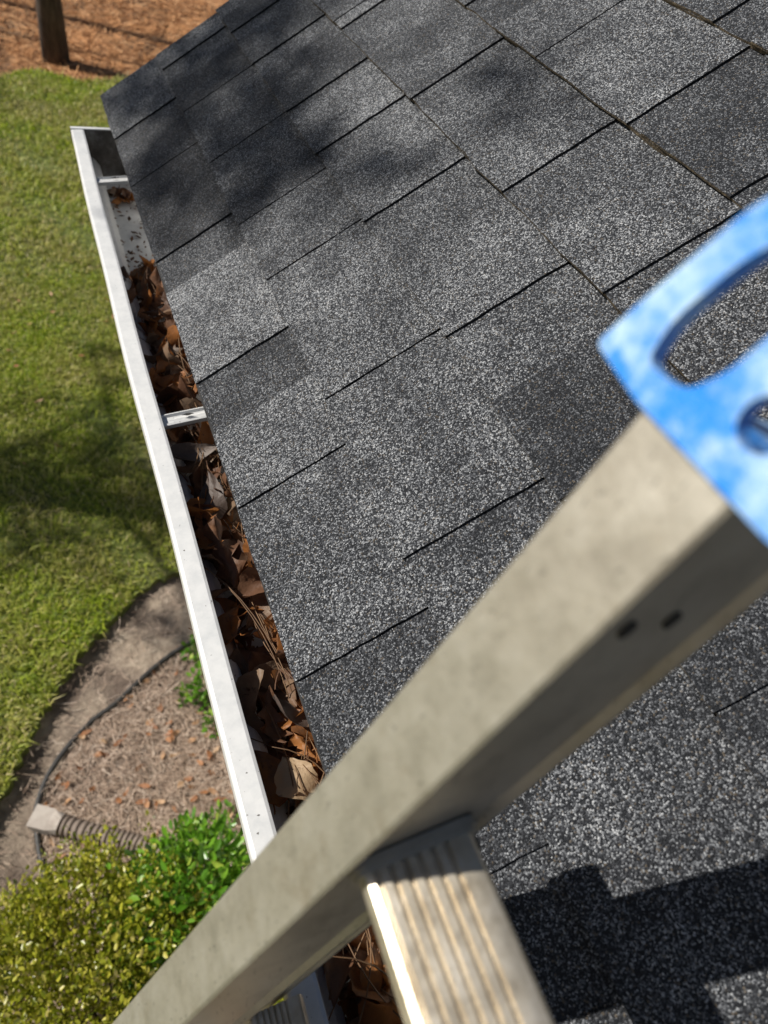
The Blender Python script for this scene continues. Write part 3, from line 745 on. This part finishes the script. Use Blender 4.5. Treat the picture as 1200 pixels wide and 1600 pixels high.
# fallen leaves on the bed
bl = [leaf_mesh('fallen_leaf', rng.uniform(.035, .06), rng.uniform(.018, .03), kinds[i], .5, .4, M['bedleaf'], 200 + i, 6, 2) for i in range(6)]
for i in range(95):
    for _ in range(20):
        x, y = rng.uniform(-.65, .28), rng.uniform(.75, 1.85)
        if inside(np.array([x]), np.array([y]), straw_poly)[0]: break
    o = link('fallen_leaf', bl[i % 6], None, (x, y, GZ + .026)); o.rotation_euler = (rng.gauss(0, .3), rng.gauss(0, .3), rng.uniform(0, 6.28))
    tag(o, 'small orange-brown fallen leaf on the pine straw of the bed', 'leaf', 'fallen leaves on the planting bed')
for i in range(14):
    x, y = rng.uniform(-.6, .25), rng.uniform(2.5, 5.5)
    o = link('fallen_leaf', bl[i % 6], None, (x, y, GZ + .075)); o.rotation_euler = (rng.gauss(0, .3), rng.gauss(0, .3), rng.uniform(0, 6.28))
    tag(o, 'small brown fallen leaf lying on the grass', 'leaf', 'fallen leaves on the lawn')

# shrubs
def leaf_cloud(name, C, N, size, mat, parent, aspect=.5):
    """C: points, N: outward directions; each leaf is a folded diamond"""
    n = len(C); L = (size * nr.uniform(.5, 1.15, n) * np.where(nr.uniform(0, 1, n) < .12, 1.5, 1.))[:, None]
    d = nr.normal(0, 1, (n, 3)) * .75 + N * .9 + np.array([0, 0, .25]); d /= np.linalg.norm(d, axis=1)[:, None]
    s = np.cross(d, nr.normal(0, 1, (n, 3))); s /= np.linalg.norm(s, axis=1)[:, None]
    u = np.cross(s, d)
    w = L * aspect * .5
    V = np.concatenate([C, C + d * L * .35 + s * w + u * w * .35, C + d * L * .75 + s * w * .8 + u * w * .3, C + d * L, C + d * L * .75 - s * w * .8 + u * w * .3, C + d * L * .35 - s * w + u * w * .35])
    i = np.arange(n)
    T = np.concatenate([np.stack([i, i + n, i + 2 * n, i + 3 * n], 1), np.stack([i, i + 3 * n, i + 4 * n, i + 5 * n], 1)])
    off = np.array(root_loc(parent))
    return fast_mesh(name, V - off, T, mat, parent)
def shrub(name, label, c, rad, nclump, per, size, mat, aspect, clump_r):
    t = thing(name, label, 'shrub', (c[0], c[1], GZ))
    th = nr.uniform(0, 2 * np.pi, nclump); z = nr.uniform(-.35, 1, nclump); r = np.sqrt(np.maximum(0, 1 - z * z))
    D = np.stack([r * np.cos(th), r * np.sin(th), z], 1)
    bumpy = 1 + .10 * np.sin(D[:, 0] * 7 + 1) * np.cos(D[:, 1] * 6) + nr.normal(0, .10, nclump)
    K = np.array(c) + D * np.array(rad) * bumpy[:, None]
    idx = np.repeat(np.arange(nclump), per)
    P = K[idx] + nr.normal(0, clump_r, (len(idx), 3))
    leaf_cloud('foliage', P, D[idx], size, mat, t, aspect)
    # inner darker fill of the same leaves
    m_ = nclump * per // 2; q = nr.normal(0, 1, (m_, 3)); q /= np.linalg.norm(q, axis=1)[:, None]
    Pi = np.array(c) + q * np.array(rad) * nr.uniform(.55, .95, m_)[:, None]; Pi[:, 2] = np.maximum(Pi[:, 2], GZ + .05)
    leaf_cloud('inner_foliage', Pi, q, size, mat, t, aspect)
    for k in range(9):
        bm = bmesh.new(); e = np.array(c) + D[k] * np.array(rad) * .8; e[2] = max(e[2], c[2])
        g = Vector((c[0] + rng.gauss(0, .04), c[1] + rng.gauss(0, .04), GZ - .01)); mid = (g + Vector(e)) / 2 + Vector((rng.gauss(0, .04), rng.gauss(0, .04), .05))
        tube(bm, smoothline([g, mid, Vector(e)], 4), [.010 - .0007 * i for i in range(9)], 6); bm_obj('stem', bm, M['bark'], t, True)
    return t
shrub('shrub', 'dense yellow-green small-leaved shrub at the bottom left beside the ladder', (-.42, .16, -2.12), (.50, .56, .40), 2300, 20, .019, M['box'], .55, .020)
shrub('glossy_shrub', 'bright green shrub with larger glossy leaves behind the yellow-green shrub', (-.06, .48, -2.18), (.24, .24, .40), 230, 13, .040, M['glossy'], .45, .03)
def weed(label, x, y, h, n, spread):
    t = thing('leafy_weed', label, 'plant', (x, y, GZ), None)
    th = nr.uniform(0, 6.28, n); r = spread * np.sqrt(nr.uniform(0, 1, n)); z = nr.uniform(.15, 1, n) * h
    P = np.stack([x + r * np.cos(th), y + r * np.sin(th), GZ + z], 1); Nn = np.stack([np.cos(th), np.sin(th), np.full(n, .5)], 1)
    leaf_cloud('leaves', P, Nn, .036, M['glossy'], t, .55)
    for k in range(4):
        bm = bmesh.new(); tube(bm, smoothline([Vector((x, y, GZ - .01)), Vector((x + rng.gauss(0, spread * .3), y + rng.gauss(0, spread * .3), GZ + h * .5)), Vector((x + rng.gauss(0, spread * .5), y + rng.gauss(0, spread * .5), GZ + h))], 4), .002, 5); bm_obj('stem', bm, M['glossy'], t)
weed('leafy green weed beside the gutter nearest the lawn edge', .185, 1.72, .12, 70, .06)
weed('bushiest bright green weed half hidden under the gutter', .2, 1.50, .16, 150, .085)
weed('small green weed on the straw left of the bushy one', .105, 1.51, .09, 45, .05)
weed('green weed under the gutter next to the pale straw', .20, 1.33, .13, 70, .06)
weed('low green weed under the gutter close to the drain pipe', .14, .90, .07, 40, .05)

# ================================================================== TREES
def foliage_clumps(K, per, r, size, parent, mat=None):
    K = np.asarray(K); idx = np.repeat(np.arange(len(K)), per)
    P = K[idx] + nr.normal(0, 1, (len(idx), 3)) * (r[idx][:, None] if isinstance(r, np.ndarray) else r)
    N = nr.normal(0, 1, P.shape); N /= np.linalg.norm(N, axis=1)[:, None]
    return leaf_cloud('crown', P, N, size, mat or M['pine'], parent, .3)
def tree(label, x, y, r, H, clumps=None, rad=None, crown=(7.5, 1.9), limbs=True, ncl=110, group=None, lean=(0, 0)):
    t = thing('pine_tree', label, 'tree', (x, y, GZ), group)
    bm = bmesh.new()
    pts = [(x + lean[0] * (i / 12) * H + .02 * math.sin(i), y + lean[1] * (i / 12) * H + .02 * math.cos(i * 1.3), GZ - .05 + H * i / 12) for i in range(13)]
    rr = [r * (1.18 if i == 0 else 1) * (1 - .78 * (i / 12)) for i in range(13)]
    tube(bm, pts, rr, 16); bm_obj('trunk', bm, M['bark'], t, True)
    K = []; R_ = []
    for k in range(ncl):
        h = rng.uniform(crown[0], H + .3); a = rng.uniform(0, 6.28); q = crown[1] * (1 - .65 * (h - crown[0]) / max(.1, H - crown[0])) * math.sqrt(rng.random())
        K.append((x + lean[0] * h + q * math.cos(a), y + lean[1] * h + q * math.sin(a), GZ + h)); R_.append(.16)
    nb = len(K)
    if clumps:
        for c_, rr_ in zip(clumps, rad): K.append(c_); R_.append(rr_)
    foliage_clumps(K[:nb], 46, np.array(R_[:nb]), .13, t)
    if clumps: foliage_clumps(K[nb:], 66, np.array(R_[nb:]), .055, t)
    ends = [K[i] for i in range(0, nb, 9)]
    if clumps: ends += [clumps[i] for i in range(0, len(clumps), 4)]
    for e in ends:
        z0 = max(GZ + 1.5, e[2] - rng.uniform(.3, .9)); f = (z0 - GZ) / H
        s = Vector((x + lean[0] * f * H, y + lean[1] * f * H, z0)); e = Vector(e)
        bm = bmesh.new(); tube(bm, smoothline([s, (s + e) / 2 + Vector((0, 0, .12)), e], 4), [.024 - .002 * i for i in range(9)], 6); bm_obj('limb', bm, M['bark'], t, True)
    return t
tree('bare brown pine trunk standing in orange pine straw beyond the lawn', .25, 10.14, .135, 14, crown=(8.5, 2.2))
tree('pine tree left of the view whose trunk stripes the far pine straw with shadow', -4.9, 14.5, .14, 13, crown=(9, 1.8))
FC = [tuple(Vector((gx, gy, GZ)) - SUN * ((gx + 5.4) / SUN.x)) for gx, gy in ((-.35, 10.0), (-.15, 10.3), (-.25, 9.75), (-.5, 10.2), (-.3, 8.7), (-.05, 8.5), (-.45, 8.4), (1.6, 12.5), (1.95, 12.8), (2.3, 12.9))]
tree('slimmer pine tree left of the view beside the shadow-striping pine', -5.4, 13.5, .07, 11, FC, [.16] * len(FC), crown=(8, 1.4), ncl=60)
# the tree whose lower limbs dapple the roof corner and lawn
AX, AY = -3.5, 4.45
def back(p, dx=0.):
    p = Vector(p); k = (p.x - (AX + dx)) / SUN.x; return tuple(p - SUN * k)
cl, cr = [], []
def shade_roof(u, v, r, n=1, sp=.05):
    for _ in range(n):
        dx = rng.uniform(-.3, .3); p = Vector(R3(u + rng.gauss(0, sp), v + rng.gauss(0, sp), 0)); cl.append(back(p, dx)); cr.append(r)
for u, v, r in [(.10, 1.34, .042), (.17, 1.40, .045), (.30, 1.49, .05), (.37, 1.33, .04), (.29, 1.37, .042), (.23, 1.19, .04), (.13, 1.11, .04), (.08, 1.04, .045), (.21, .985, .04), (.275, .97, .034),
                (.04, 1.53, .035), (.11, 1.47, .04), (.305, .82, .04), (.53, .77, .06), (.24, 1.48, .045), (.05, 1.24, .035), (.20, 1.08, .035), (.40, 1.46, .04), (.16, .94, .03), (.03, 1.14, .03), (.37, 1.17, .04), (.33, 1.43, .045), (.38, 1.53, .05), (.25, 1.29, .04), (.14, 1.29, .035), (.46, 1.40, .045), (.07, 1.42, .035), (.29, 1.08, .03)]:
    shade_roof(u, v, r, 1, .01)
def shade_lawn(x, y, r):
    cl.append(back((x, y, GZ + .05), rng.uniform(-.3, .3))); cr.append(r)
for i in range(60): shade_lawn(rng.uniform(-.75, .25), rng.uniform(2.45, 3.4), rng.uniform(.06, .12))
for x, y, r in [(.0, 4.25, .06), (.12, 4.2, .05), (-.35, 3.75, .06), (-.5, 3.7, .06), (.13, 3.86, .05), (-.05, 3.62, .06), (.05, 1.9, .07), (.0, 2.0, .06), (.12, 1.8, .07), (-.2, 2.3, .07)]: shade_lawn(x, y, r)
tree('large pine tree left of the view that dapples the roof corner and lawn with shade', AX, AY, .12, 12, cl, cr, (8.2, 1.6))
scene.cycles.max_bounces = 6
scene.render.resolution_x = 768; scene.render.resolution_y = 1024
